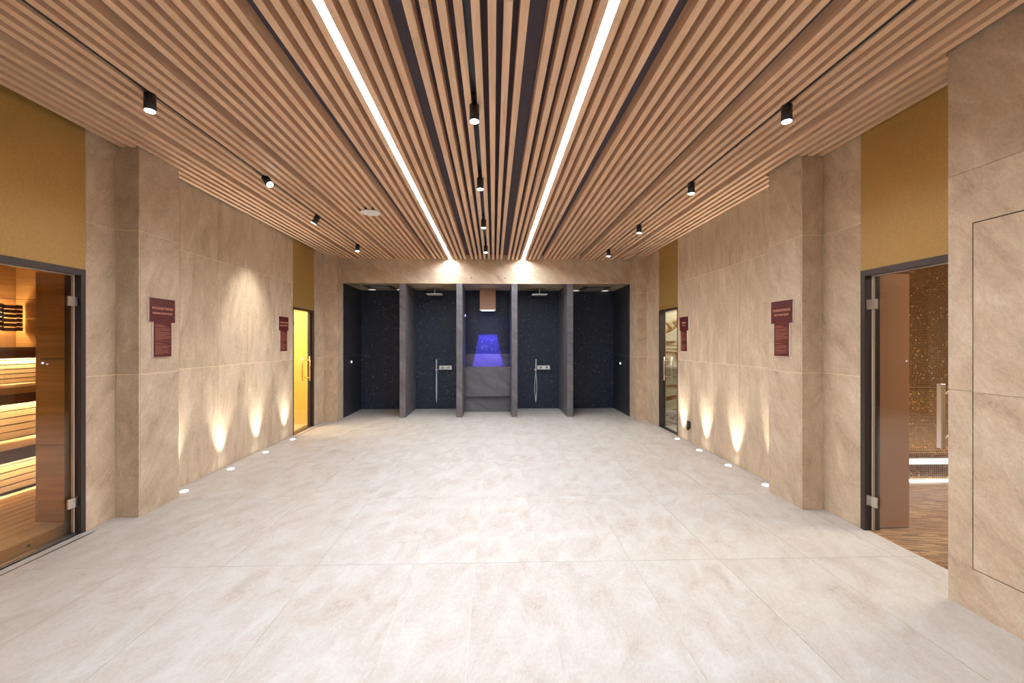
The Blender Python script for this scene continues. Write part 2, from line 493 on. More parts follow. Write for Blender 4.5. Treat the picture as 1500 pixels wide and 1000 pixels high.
# near right wall with the flush hatch
AY, AZ0, AZ1 = 2.211, 0.231, 2.082
rn = box('wall_right', (XN + 0.012, 3.05), (Y0, DR0 - 0.001), (0, 3.25), M_grout, kind='structure')
def tileset(name, lst):
    boxes(name, lst, M_tile, rn)
tX = (XN, XN + 0.0105)
A0 = 1.15
tileset('tile', [(tX, (AY + 0.003, DR0), (0.0, 1.179)), (tX, (A0, AY + 0.003), (0.0, AZ0 - 0.003))])
tileset('tile', [(tX, (AY + 0.003, DR0), (1.1815, 2.369)), (tX, (A0, AY + 0.003), (AZ1 + 0.003, 2.369))])
tileset('tile', [(tX, (A0, DR0), (2.3715, 3.145))])
for a, b in ((0.55, A0 - 0.003), (-0.05, 0.548), (-0.65, -0.052), (-1.25, -0.652), (-1.85, -1.252), (-2.6, -1.852)):
    for c, d in zip(ZS, ZS[1:]):
        box('tile', tX, (a, b), (c + 0.0013, d - 0.0013), M_tile, rn)
hatch = thing('door_5', (XN + 0.006, 1.7, AZ0), kind='structure')
box('shadow_gap', (XN + 0.0108, XN + 0.0118), (A0, AY + 0.003), (AZ0 - 0.003, AZ1 + 0.003), M_black, hatch)
box('tile', (XN, XN + 0.0105), (A0 + 0.003, AY - 0.003), (AZ0 + 0.003, 1.1735), M_tile, hatch)
box('tile', (XN, XN + 0.0105), (A0 + 0.003, AY - 0.003), (1.1755, AZ1 - 0.003), M_tile, hatch)

# ------------------------------------------------------------------ wall behind the camera
wf = box('wall_front', (-3.24, 3.05), (Y0 - 0.12, Y0), (0, 3.25), M_grout, kind='structure')
for a in range(10):
    xa = -3.12 + a * 0.6
    for c, d in zip(ZS, ZS[1:]):
        box('tile', (xa + 0.0013, min(xa + 0.6, 2.565) - 0.0013), (Y0, Y0 + 0.01), (c + 0.0013, d - 0.0013), M_tile, wf)

# ------------------------------------------------------------------ back wall: header, soffit, shower bays
wb = boxes('wall_back', [((-2.885, 2.665), (YB + 0.0025, YB + 0.12), (ZH, 3.25)), ((-3.0, 2.8), (YC + 0.0025, YC + 0.12), (0, 3.25))], M_grout, kind='structure')
for a, b in zip([-2.885, -1.749, -0.673, 0.425, 1.531, 2.665], [-1.749, -0.673, 0.425, 1.531, 2.665]):
    box('tile', (a + 0.0013, b - 0.0013), (YB, YB + 0.012), (ZH + 0.0013, ZK), M_tile_back, wb)
for xx in (-0.43, 0.225):
    cyl('bolt_cover', (xx, YB - 0.004, 2.70), (xx, YB + 0.002, 2.70), 0.012, M_frame, wb, seg=10)
DIV = [(-1.81, -1.698), (-0.719, -0.603), (0.352, 0.465), (1.437, 1.55)]
BAY = [(-2.885, -1.81), (-1.698, -0.719), (-0.603, 0.352), (0.465, 1.437), (1.55, 2.665)]
for a, b in BAY:
    o = box('mosaic_sheet', (a, b), (YC, YC + 0.0024), (0.0, ZH), M_navy, wb, kind=None)
    o.data = o.data.copy()
    uv_box(o)
soff = box('ceiling', (-2.885, 2.665), (YB + 0.012, YC), (ZH + 0.004, ZH + 0.05), M_grout, kind='structure')
for a, b in BAY:
    box('tile', (a + 0.001, b - 0.001), (YB + 0.0125, YC - 0.001), (ZH, ZH + 0.0035), M_tile_back, soff)
for i, (a, b) in enumerate(DIV):
    d = box('partition', (a + 0.010, b - 0.010), (YB + 0.010, YC - 0.001), (0, ZH - 0.001), M_black, kind='structure')
    for c, e in ((0, 1.18), (1.18, 2.37), (2.37, ZH)):
        box('tile', (a, b), (YB, YB + 0.0095), (c + 0.001, e - 0.001), M_slate, d)
        box('tile', (a, a + 0.0095), (YB + 0.0105, YC - 0.001), (c + 0.001, e - 0.001), M_slate, d)
        box('tile', (b - 0.0095, b), (YB + 0.0105, YC - 0.001), (c + 0.001, e - 0.001), M_slate, d)
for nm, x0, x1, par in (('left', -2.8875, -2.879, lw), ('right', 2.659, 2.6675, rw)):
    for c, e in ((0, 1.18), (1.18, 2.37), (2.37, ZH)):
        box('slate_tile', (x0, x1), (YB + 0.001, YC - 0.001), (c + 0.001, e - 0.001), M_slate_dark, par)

# ------------------------------------------------------------------ ceiling: backing and slats
ceil = box('ceiling', (-3.24, 3.05), (Y0, YB + 0.05), (ZK, ZK + 0.1), M_back, kind='structure')
K = 0.003215
def px2x(p): return (p - 723) * K
edges = []
edges += [-234, -209, -184, -158, -133, -107]
edges += [-67.5, -42.5, -16.4, 8.5, 36, 62, 86, 110]
edges += [148 + 25.72 * i for i in range(8)]
edges += [370, 395.3, 420.6, 445, 472.3, 496.2, 521.3, 546.2]
edges += [588, 613, 638.3, 663.3, 689, 714, 738.5, 763.2]
edges += [807, 832, 856.3, 880, 908.4, 932.2, 956.5, 981.2]
edges += [1024 + 25.7 * i for i in range(8)]
edges += [1249, 1273.3, 1298.3, 1323, 1348, 1374, 1400, 1425]
edges += [1467, 1492, 1517.5, 1543, 1568, 1594]
SW = 0.0425
for e in edges:
    x0 = px2x(e); x1 = x0 + SW
    segs = [(Y0, YB - 0.002)]
    if x1 < XL + 0.02 or x0 > XR - 0.005:
        continue
    if x0 < PLX:
        segs = [(Y0, 3.612), (4.063, (YCL - 0.003) if x0 < -2.885 else YB - 0.002)]
    if x1 > PRX:
        segs = [(DR0 + 0.003, 3.61), (4.06, (YCR - 0.003) if x1 > 2.665 else YB - 0.002)]
    elif x1 > XN:
        segs = [(DR0 + 0.003, YB - 0.002)]
    for a, b in segs:
        # boards are joined end to end
        cuts = [a]
        if b - a > 6:
            cuts += [a + (b - a) * random.uniform(0.36, 0.46), a + (b - a) * random.uniform(0.6, 0.75)]
        cuts.append(b)
        for q, r in zip(cuts, cuts[1:]):
            box('slat', (x0, x1), (q, r - 0.0006), (ZC, ZK), M_slat, ceil)

# light lines
LY0 = -1.2
for i, (x0, x1, lab) in enumerate([(-0.848, -0.801, 'long white light line recessed between slats left of the centre track'),
                                   (0.545, 0.593, 'long white light line recessed between slats right of the centre track')]):
    t = thing('light_line', ((x0 + x1) / 2, 2.8, ZC), lab, 'light line', 'light lines in the slatted ceiling')
    box('housing', (x0, x1), (LY0, YB - 0.003), (ZC + 0.021, ZK - 0.001), M_white, t)
    bm = bmesh.new()
    n = 14
    for k in range(n):
        a = LY0 + (YB - 0.004 - LY0) * k / n
        b = LY0 + (YB - 0.004 - LY0) * (k + 1) / n
        bm_box(bm, (x0 + 0.002, x1 - 0.002), (a, b), (ZC + 0.011, ZC + 0.020))
    mesh_obj('diffuser', bm, M_led, t)

# tracks and spotlights
def track(x0, x1, label, solid=True):
    t = thing('light_track', ((x0 + x1) / 2, 2.8, ZK - 0.05), label, 'light track', 'black light tracks between the slats')
    if solid:
        box('rail_base', (x0, x1), (Y0 + 0.02, YB - 0.01), (ZC + 0.012, ZK - 0.0005), M_black, t)
        return
    box('rail_base', (x0, x1), (Y0 + 0.02, YB - 0.01), (ZK - 0.045, ZK - 0.0005), M_black, t)
    box('rail_lip', (x0, x0 + 0.006), (Y0 + 0.02, YB - 0.01), (ZC + 0.02, ZK - 0.0455), M_black, t)
    box('rail_lip', (x1 - 0.006, x1), (Y0 + 0.02, YB - 0.01), (ZC + 0.02, ZK - 0.0455), M_black, t)
TRL = (-2.243, -2.206)
TRC = (-0.150, -0.110)
TRR = (1.972, 2.007)
track(*TRL, 'thin black light track along the left side of the ceiling')
track(*TRC, 'black light track along the middle of the ceiling', False)
track(*TRR, 'thin black light track along the right side of the ceiling')

def spotlight(x, y, label, aim=None, power=SPOT_W, size=62, group='black cylinder spotlights on the ceiling tracks'):
    t = thing('spotlight', (x, y, ZK - 0.05), label, 'spotlight', group)
    top = Vector((x, y, ZC + 0.0))
    d = Vector((0, 0, -1))
    if aim is not None:
        d = (Vector(aim) - top).normalized()
    if abs(x) > 0.5:
        cyl('stem', (x, y, ZC - 0.018), (x, y, ZC + 0.0115), 0.009, M_black, t, seg=12)
    else:
        cyl('stem', (x, y, ZC - 0.018), (x, y, ZK - 0.067), 0.009, M_black, t, seg=12)
        box('adapter', (x - 0.009, x + 0.009), (y - 0.07, y + 0.07), (ZK - 0.066, ZK - 0.0455), M_black, t)
    p0 = Vector((x, y, ZC - 0.006))
    p1 = p0 + d * 0.105
    bm = bmesh.new()
    bm_cyl(bm, p0, p1, 0.0335, seg=24)
    b = mesh_obj('barrel', bm, M_black, t)
    for p in b.data.polygons: p.use_smooth = len(p.vertices) == 4
    cyl('lens', p1 + d * 0.0005, p1 + d * 0.005, 0.029, M_spot, b, seg=24)
    ld = D.lights.new('spot_light', 'SPOT')
    ld.energy = power; ld.spot_size = math.radians(size); ld.spot_blend = 1.0
    ld.shadow_soft_size = 0.028; ld.color = (1.0, 0.95, 0.88)
    lo = D.objects.new('spot_light', ld)
    link(lo, t)
    lo.location = p1 + d * 0.012 - Vector(t.location)
    lo.rotation_euler = (-d).to_track_quat('Z', 'Y').to_euler()

XT = -2.225
for y, lab in ((2.83, 'nearest of the four black spotlights on the left track'),
               (4.22, 'black spotlight on the left track tilted towards the room, second from the near end'),
               (5.48, 'black spotlight tilted at the left wall, third from the near end of the left track'),
               (7.05, 'farthest black spotlight on the left track, above the leftmost shower bay')):
    if y == 5.48:
        spotlight(XT, y, lab, aim=(XL, 5.50, 1.60), power=SPOT_W * 5.5, size=54)
    elif y == 4.22:
        spotlight(XT, y, lab, aim=(XT + 0.62, y - 0.30, ZC - 0.75))
    else:
        spotlight(XT, y, lab)
for y, lab in ((2.90, 'nearest of the four black spotlights on the middle track'),
               (4.18, 'black spotlight on the middle track, second from the near end'),
               (5.58, 'black spotlight on the middle track, third from the near end'),
               (7.10, 'farthest black spotlight on the middle track, before the wooden chute')):
    spotlight(-0.13, y, lab)
for y, lab in ((2.84, 'nearest of the four black spotlights on the right track'),
               (4.24, 'black spotlight on the right track, second from the near end'),
               (5.78, 'black spotlight on the right track, third from the near end'),
               (7.34, 'farthest black spotlight on the right track, above the rightmost shower bay')):
    spotlight(1.99, y, lab)

# white ceiling disc
t = thing('ceiling_speaker', (-1.52, 5.315, ZC - 0.012), 'round white flat disc set in the slats left of the light lines', 'speaker')
cyl('cover', (-1.52, 5.315, ZC - 0.012), (-1.52, 5.315, ZC - 0.002), 0.122, M_white, t, seg=40)
cyl('body', (-1.52, 5.315, ZC - 0.002), (-1.52, 5.315, ZK - 0.002), 0.105, M_black, t, seg=30)

# ------------------------------------------------------------------ in-floor uplights
def uplight(x, y, side, label, group):
    t = thing('floor_uplight', (x, y, 0), label, 'floor light', group)
    bm = bmesh.new(); bm_cyl(bm, (x, y, -0.002), (x, y, 0.003), 0.040, seg=24)
    ring = mesh_obj('trim_ring', bm, M_steel, t)
    cyl('lens', (x, y, 0.0031), (x, y, 0.005), 0.033, M_upl, ring, seg=24)
    ld = D.lights.new('spot_light', 'SPOT')
    ld.energy = UP_W; ld.spot_size = math.radians(52); ld.spot_blend = 1.0
    ld.shadow_soft_size = 0.02; ld.color = (1.0, 0.95, 0.82)
    lo = D.objects.new('spot_light', ld); link(lo, t)
    lo.location = (0, 0, 0.012)
    d = Vector((side * 0.13, 0, 1)).normalized()
    lo.rotation_euler = (-d).to_track_quat('Z', 'Y').to_euler()
for y, lab in ((4.23, 'glowing floor light beside the left pillar'), (4.96, 'second glowing floor light past the left pillar'),
               (5.705, 'third glowing floor light past the left pillar'), (6.46, 'glowing floor light beside the amber lit door')):
    uplight(-3.0, y, -1, lab, 'floor uplights along the left wall')
for y, lab in ((4.243, 'glowing floor light beside the right pillar'), (4.936, 'second glowing floor light past the right pillar'),
               (5.644, 'third glowing floor light past the right pillar'), (6.333, 'glowing floor light beside the onyx lit door')):
    uplight(2.757, y, 1, lab, 'floor uplights along the right wall')

# ------------------------------------------------------------------ slot drains
def drain(x, y0, y1, label):
    t = thing('slot_drain', (x, (y0 + y1) / 2, 0), label, 'floor drain', 'slot drains at the door sills')
    box('slot', (x - 0.006, x + 0.006), (y0, y1), (-0.002, 0.0012), M_black, t)
    box('rim', (x - 0.008, x - 0.006), (y0, y1), (-0.002, 0.0016), M_steel, t)
    box('rim', (x + 0.006, x + 0.008), (y0, y1), (-0.002, 0.0016), M_steel, t)
drain(-3.05, 1.3, 3.355, 'long dark slot drain in front of the sauna glass')
drain(-3.04, 6.74, 7.47, 'short dark slot drain in front of the amber lit door')
drain(2.812, 6.53, 7.30, 'short dark slot drain in front of the onyx lit door')

# ------------------------------------------------------------------ signs
def text_mesh(name, body, size, loc, rot, mat, parent, width=None):
    cu = D.curves.new(name, 'FONT')
    cu.body = body; cu.size = size; cu.align_x = 'CENTER'; cu.align_y = 'CENTER'; cu.extrude = 0.0004
    tmp = D.objects.new(name, cu)
    COL.objects.link(tmp)
    bpy.context.view_layer.update()
    me = D.meshes.new_from_object(tmp.evaluated_get(bpy.context.evaluated_depsgraph_get()))
    D.objects.remove(tmp)
    xs = [v.co.x for v in me.vertices]
    if width and xs:
        k = width / (max(xs) - min(xs))
        for v in me.vertices:
            v.co.x *= k
    me.materials.clear(); me.materials.append(mat)
    o = link(D.objects.new(name, me), parent)
    o.rotation_euler = rot
    o.location = Vector(loc) - wpos(parent)
    return o

def sign(X, side, yc, l1, l2, w1, w2, label, wid=1.0):
    """side = direction the sign faces along x"""
    t = thing('wall_sign', (X, yc, 1.318), label, 'sign', 'burgundy room signs')
    def T(xa, xb, inset, mat, name):
        hw, lw_ = 0.1465 - inset, 0.1015 - inset
        pts = [(-lw_, 1.318 + inset), (lw_, 1.318 + inset), (lw_, 1.62 + inset), (hw, 1.62 + inset), (hw, 1.83 - inset), (-hw, 1.83 - inset), (-hw, 1.62 + inset), (-lw_, 1.62 + inset)]
        bm = bmesh.new()
        A = [bm.verts.new((xa, yc + p[0], p[1])) for p in pts]
        B = [bm.verts.new((xb, yc + p[0], p[1])) for p in pts]
        bm.faces.new(A); bm.faces.new(B)
        for k in range(8):
            bm.faces.new((A[k], A[(k + 1) % 8], B[(k + 1) % 8], B[k]))
        return mesh_obj(name, bm, mat, t)
    T(X + side * 0.002, X + side * 0.015, 0, M_clear, 'acrylic_backing')
    T(X + side * 0.015, X + side * 0.0165, 0.0015, M_red, 'burgundy_face')
    rot = (math.pi / 2, 0, side * math.pi / 2)
    xf = X + side * 0.0172
    text_mesh('heading', l1, 0.030, (xf, yc, 1.740), rot, M_cream, t, w1)
    text_mesh('heading', l2, 0.024, (xf, yc, 1.698), rot, M_cream, t, w2)
    # block of small print: rows of tiny words
    rnd = random.Random(int(yc * 100))
    bm = bmesh.new()
    z = 1.598
    rows = [0.5, 0.62, 0.9, 0, 1, 0.96, 1, 0.3, 1, 0.95, 1, 0.7, 1, 1, 1, 0.98, 0.45, 0, 'bar', 0, 0.35, 0.6, 0, 1, 0.97, 0.9, 1, 0.4, 1, 0.85, 1, 0.9, 0.5]
    for r in rows:
        if r == 'bar':
            bm_box(bm, (xf - 0.0004, xf + 0.0004), (yc - 0.085, yc + 0.085), (z - 0.0012, z + 0.0012))
        elif r:
            u = 0.0
            while u < 0.165 * r:
                w = min(rnd.uniform(0.008, 0.026), 0.17 * r - u)
                if w < 0.003: break
                a = (-0.084 + u); b = a + w
                if side < 0: a, b = -b, -a
                bm_box(bm, (xf - 0.0004, xf + 0.0004), (yc + a, yc + b), (z - 0.0019, z + 0.0019))
                u += w + 0.0035
        z -= 0.0082 if r != 0 else 0.0062
    o = mesh_obj('small_print', bm, M_cream2, t)
sign(PLX, 1, 3.8465, 'РУССКАЯ ПАРНАЯ', 'RUSSIAN STEAM ROOM', 0.232, 0.222, 'burgundy T-shaped sign reading РУССКАЯ ПАРНАЯ on the left pillar')
sign(XL, 1, 6.410, 'ТРАВЯНАЯ ПАРНАЯ', 'HERBAL STEAM ROOM', 0.240, 0.222, 'burgundy T-shaped sign on the wall beside the amber lit door')
sign(PRX, -1, 3.853, 'СОЛЯНАЯ ПАРНАЯ', 'SALT STEAM ROOM', 0.232, 0.190, 'burgundy T-shaped sign reading СОЛЯНАЯ ПАРНАЯ on the right pillar')
sign(XR, -1, 6.288, 'ХАММАМ', 'HAMAM', 0.125, 0.105, 'burgundy T-shaped sign on the wall beside the onyx lit door')

# outlet low on the right wall
t = thing('wall_outlet', (XR, 6.14, 0.18), 'small dark outlet box low on the right wall near the onyx lit door', 'outlet')
box('cover_plate', (XR - 0.022, XR - 0.001), (6.10, 6.18), (0.20, 0.30), M_frame, t, bev=0.004)
box('plug', (XR - 0.045, XR - 0.0225), (6.105, 6.14), (0.175, 0.235), M_black, t, bev=0.004)

# ------------------------------------------------------------------ door_1: glass front of the sauna
def jamb(name, x, y, z, mat, parent): return box(name, x, y, z, mat, parent)
d1 = thing('door_1', (XL - 0.05, 2.3, 0), kind='structure')
boxes('door_frame', [((XL - 0.11, XL + 0.004), (3.318, DL1 - 0.001), (0, 1.999)), ((XL - 0.11, XL + 0.004), (DL0 + 0.001, DL0 + 0.04), (0, 1.999)),
                     ((XL - 0.11, XL + 0.004), (DL0 + 0.041, 3.317), (1.952, 1.999)), ((XL - 0.136, XL - 0.1225), (3.335, 3.418), (0, 1.999))], M_frame, d1)
box('glass_pane', (XL - 0.052, XL - 0.042), (2.32, 3.300), (0.012, 1.945), M_glassb, d1)
box('glass_pane', (XL - 0.052, XL - 0.042), (DL0 + 0.042, 2.312), (0.012, 1.945), M_glassb, d1)
boxes('edge_seal', [((XL - 0.056, XL - 0.036), (3.301, 3.309), (0.012, 1.945)), ((XL - 0.056, XL - 0.036), (DL0 + 0.042, 3.309), (1.9455, 1.951))], M_alu, d1)
for z in (0.243, 1.752):
    h = box('hinge', (XL - 0.034, XL - 0.020), (3.245, 3.330), (z - 0.036, z + 0.036), M_steel, d1, bev=0.002)
    box('hinge_pin', (XL - 0.019, XL - 0.008), (3.318, 3.332), (z - 0.036, z + 0.036), M_steel, h)
boxes('sill_rail', [((XL - 0.035, XL - 0.027), (DL0 + 0.04, 3.317), (-0.001, 0.004)), ((XL - 0.06, XL - 0.05), (DL0 + 0.04, 3.317), (-0.001, 0.006)), ((XL - 0.09, XL - 0.078), (DL0 + 0.04, 3.317), (-0.001, 0.006))], M_steel, d1)
boxes('sill_track', [((XL - 0.11, XL - 0.002), (DL0 + 0.04, 3.317), (-0.002, 0.0008))], M_black, d1)

# ------------------------------------------------------------------ sauna behind it
SX0, SX1, SY0, SY1, SZ = -5.69, -3.24, 1.1, 5.25, 2.34
box('floor', (SX0 - 0.1, SX1), (SY0 - 0.1, SY1 + 0.1), (-0.14, -0.02), M_black, kind='structure')
sw = box('wall_back', (SX0 - 0.1, SX0), (SY0 - 0.1, SY1 + 0.1), (-0.02, SZ + 0.05), M_black, kind='structure')
for a, b in ((SY0, 2.4), (2.4, 3.7), (3.7, SY1)):
    box('panel', (SX0, SX0 + 0.014), (a + 0.0015, b - 0.0015), (1.395, 1.957), M_swally, sw)
    box('panel', (SX0, SX0 + 0.014), (a + 0.0015, b - 0.0015), (1.963, SZ), M_swally, sw)
    box('panel', (SX0, SX0 + 0.014), (a + 0.0015, b - 0.0015), (0.0, 1.392), M_swally, sw)
se = box('wall_far', (SX0, SX1), (SY1, SY1 + 0.1), (-0.02, SZ + 0.05), M_black, kind='structure')
for a, b in ((SX0 + 0.015, -4.3), (-4.3, SX1)):
    for c, d in ((0, 1.25), (1.256, 1.957), (1.963, SZ)):
        box('panel', (a + 0.0015, b - 0.0015), (SY1 - 0.014, SY1), (c, d), M_swall, se)
box('wall_near', (SX0, SX1), (SY0 - 0.1, SY0), (-0.02, SZ + 0.05), M_swall, kind='structure')
box('ceiling', (SX0, SX1), (SY0, SY1), (SZ, SZ + 0.05), M_swall, kind='structure')
sp = box('partition', (-3.540, SX1 - 0.001), (3.436, 3.53), (0.0, 1.985), M_black, kind='structure')
for c, d in ((0.0, 0.642), (0.648, 1.313), (1.319, 1.985)):
    box('panel', (-3.542, SX1 - 0.001), (3.42, 3.4355), (c, d), M_swall, sp)
box('panel', (-3.556, -3.5405), (3.42, 3.54), (0.0, 1.985), M_swally, sp)
t = thing('indicator_light', (-3.499, 3.42, 1.284), 'tiny violet indicator dot on the wood panel inside the sauna', 'indicator light')
cyl('bezel', (-3.499, 3.4195, 1.284), (-3.499, 3.416, 1.284), 0.009, M_frame, t, seg=14)
cyl('glow', (-3.499, 3.4158, 1.284), (-3.499, 3.413, 1.284), 0.0065, M_violet, t, seg=14)

# slatted deck
dk = thing('sauna_deck', (-3.9, 3.0, 0), 'pale slatted wooden floor deck inside the sauna', 'floor deck')
x = -3.272
box('fascia_board', (-3.290, -3.272), (SY0 + 0.01, 3.415), (-0.018, 0.049), M_swally, dk)
for y in (1.75, 2.22, 2.69, 3.1):
    cyl('bolt', (-3.272, y, 0.015), (-3.268, y, 0.015), 0.010, M_frame, dk, seg=10)
x = -3.292
yend = 3.415
k = 0
while x - 0.088 > -4.50:
    hi = 3.415 if x > -3.56 else SY1 - 0.016
    if x > -3.56 > x - 0.088:
        hi = 3.415
    box('slat', (x - 0.081, x), (SY0 + 0.01, hi), (0.024, 0.050), M_pine, dk)
    x -= 0.098
for y in (1.5, 2.4, 3.3, 4.2):
    box('joist', (-4.50, -3.30) if y < 3.35 else (-4.50, -3.6), (y, y + 0.04), (-0.018, 0.0235), M_dwood, dk)

def riser(parent, X, z0, z1, n, ycut, tilt=0.0):
    h = (z1 - z0) / n
    for k in range(n):
        for a, b in ((SY0 + 0.01, ycut - 0.001), (ycut + 0.001, SY1 - 0.016)):
            box('slat', (X - 0.020, X), (a, b), (z0 + k * h + 0.0055, z0 + (k + 1) * h - 0.0055), M_pine, parent)
    box('backing_board', (X - 0.030, X - 0.0205), (SY0 + 0.01, SY1 - 0.016), (z0, z1), M_dwood, parent)

# lower bench
b1 = thing('sauna_bench', (-4.6, 3.0, 0), 'lower sauna bench tier with dark front board, lit from below', 'bench', 'tiered sauna benches')
riser(b1, -4.52, 0.052, 0.425, 6, 3.95)
box('front_board', (-4.450, -4.430), (SY0 + 0.01, SY1 - 0.016), (0.345, 0.459), M_dwood, b1)
for k in range(5):
    box('seat_slat', (-4.454 - 0.0905 * (k + 1), -4.454 - 0.0905 * k - 0.004), (SY0 + 0.01, SY1 - 0.016), (0.434, 0.460), M_pine, b1)
box('led_strip', (-4.475, -4.460), (SY0 + 0.02, SY1 - 0.03), (0.424, 0.432), M_warm, b1)
# middle tier
b2 = thing('sauna_bench', (-5.1, 3.0, 0.46), 'upper sauna bench tier with pale edge board, lit from below', 'bench', 'tiered sauna benches')
riser(b2, -4.93, 0.462, 0.890, 6, 4.15)
box('front_board', (-4.866, -4.850), (SY0 + 0.01, SY1 - 0.016), (0.822, 0.923), M_dwood, b2)
box('edge_board', (-4.875, -4.845), (SY0 + 0.01, SY1 - 0.016), (0.924, 0.990), M_pine, b2)
for k in range(5):
    box('seat_slat', (-4.878 - 0.1 * (k + 1), -4.878 - 0.1 * k - 0.004), (SY0 + 0.01, SY1 - 0.016), (0.962, 0.988), M_pine, b2)
box('led_strip', (-4.892, -4.877), (SY0 + 0.02, SY1 - 0.03), (0.888, 0.896), M_warm, b2)
# backrest
b3 = thing('slatted_lean_board', (-5.40, 3.0, 1.0), 'slatted backrest above the upper sauna bench under a dark ledge', 'backrest')
riser(b3, -5.376, 0.992, 1.300, 6, 5.2 - 0.35)
box('ledge_board', (-5.674, -5.300), (SY0 + 0.01, SY1 - 0.016), (1.372, 1.392), M_dwood, b3)
box('front_board', (-5.320, -5.302), (SY0 + 0.01, SY1 - 0.016), (1.268, 1.371), M_dwood, b3)
box('led_strip', (-5.340, -5.326), (SY0 + 0.02, SY1 - 0.03), (1.300, 1.308), M_warm, b3)

# corner lamp with wooden louvres
lp = thing('sauna_lamp', (-5.60, 4.95, 1.56), 'dark wooden slatted corner lamp glowing on the sauna wall', 'lamp')
arc = [(-5.67, 4.66), (-5.56, 4.72), (-5.474, 4.93), (-5.50, 5.08), (-5.562, 5.20)]
zs = [1.575 + i * 0.051 for i in range(6)]
for i, z in enumerate(zs):
    for s, (p, q) in enumerate(zip(arc, arc[1:])):
        zz = z + (0.006 if s % 2 else 0.0)
        p_, q_ = Vector((*p, 0)), Vector((*q, 0))
        n = (q_ - p_).normalized().cross(Vector((0, 0, 1))) * 0.006
        bm = bmesh.new()
        vs = []
        for P_ in (p_ - n, q_ - n, q_ + n, p_ + n):
            for h in (0.0, 0.040 if not s % 2 else 0.0455):
                vs.append(bm.verts.new((P_.x, P_.y, zz + h)))
        for f in ((0, 2, 4, 6), (1, 3, 5, 7), (0, 2, 3, 1), (2, 4, 5, 3), (4, 6, 7, 5), (6, 0, 1, 7)):
            bm.faces.new([vs[j] for j in f])
        mesh_obj('louver', bm, M_dwood, lp)
for p in arc[1:4]:
    cyl('post', (p[0] - 0.012, p[1], 1.575), (p[0] - 0.012, p[1], 1.865), 0.006, M_dwood, lp, seg=8)
cyl('bulb', (-5.59, 4.93, 1.62), (-5.59, 4.93, 1.83), 0.032, M_lamp, lp, seg=14)
ld = D.lights.new('bulb_light', 'POINT'); ld.energy = 5.5; ld.color = (1.0, 0.76, 0.42); ld.shadow_soft_size = 0.04
lo = D.objects.new('bulb_light', ld); link(lo, lp); lo.location = Vector((-5.55, 4.97, 1.72)) - Vector(lp.location)

# ------------------------------------------------------------------ door_2: far left door and amber room
d2 = thing('door_2', (XL - 0.03, 7.1, 0), kind='structure')
boxes('door_frame', [((XL - 0.10, XL + 0.004), (DM0 + 0.001, DM0 + 0.022), (0, 1.999)), ((XL - 0.10, XL + 0.004), (DM1 - 0.035, DM1 - 0.001), (0, 1.999)),
                     ((XL - 0.10, XL + 0.004), (DM0 + 0.023, DM1 - 0.036), (1.965, 1.999)), ((XL - 0.10, XL - 0.004), (DM0 + 0.023, DM1 - 0.036), (-0.002, 0.005))], M_frame, d2)
box('glass_pane', (XL - 0.05, XL - 0.042), (DM0 + 0.026, DM1 - 0.09), (0.01, 1.96), M_glassc, d2)
box('door_seal', (XL - 0.054, XL - 0.038), (DM1 - 0.089, DM1 - 0.037), (0.01, 1.96), M_frame, d2)
for z in (0.25, 1.75):
    box('hinge', (XL - 0.036, XL - 0.018), (DM0 + 0.02, DM0 + 0.075), (z - 0.04, z + 0.04), M_frame, d2)
def bar_handle(parent, xg, side, y, z0, z1, mat, off=0.05):
    x = xg + side * off
    h = tube('handle', [(x, y, z0), (x, y, (z0 + z1) / 2), (x, y, z1)], 0.011, mat, parent, seg=12)
    for z in (z0 + 0.06, z1 - 0.06):
        tube('handle_post', [(xg, y, z), (x, y, z)], 0.007, mat, h)
bar_handle(d2, XL - 0.042, 1, 7.30, 0.80, 1.21, M_brass, 0.06)
bar_handle(d2, XL - 0.05, -1, 7.30, 0.80, 1.21, M_brass, 0.06)
AX0, AX1, AY0, AY1 = -4.6, -3.24, 5.9, 7.62
box('wall_far', (AX0, AX1), (AY1, AY1 + 0.1), (-0.05, 2.4), M_yellow, kind='structure')
box('wall_near', (AX0, AX1), (AY0 - 0.1, AY0), (-0.05, 2.4), M_yellow, kind='structure')
box('wall_side', (AX0 - 0.1, AX0), (AY0 - 0.1, AY1 + 0.1), (-0.05, 2.4), M_yellow, kind='structure')
box('ceiling', (AX0, AX1), (AY0, AY1), (2.35, 2.4), M_yellow, kind='structure')
box('floor', (AX0, AX1), (AY0, AY1), (-0.12, -0.06), M_plaster, kind='structure')
fd = thing('duckboard', (-3.7, 7.0, -0.06), 'pale slatted floor boards inside the amber lit room', 'floor boards')
x = -3.245
while x > -4.5:
    box('slat', (x - 0.085, x), (AY0 + 0.01, AY1 - 0.004), (-0.02, 0.016), M_pine, fd)
    x -= 0.093
for y in (6.1, 6.8, 7.5):
    box('joist', (-4.5, -3.25), (y, y + 0.04), (-0.06, -0.0205), M_dwood, fd)
ld = D.lights.new('amber_room_fill', 'AREA'); ld.energy = 34; ld.size = 0.7; ld.color = (1.0, 0.86, 0.58)  # fill light added for the amber room, no fitting
lo = D.objects.new('amber_room_fill', ld); link(lo); lo.location = (-3.9, 6.9, 2.33)

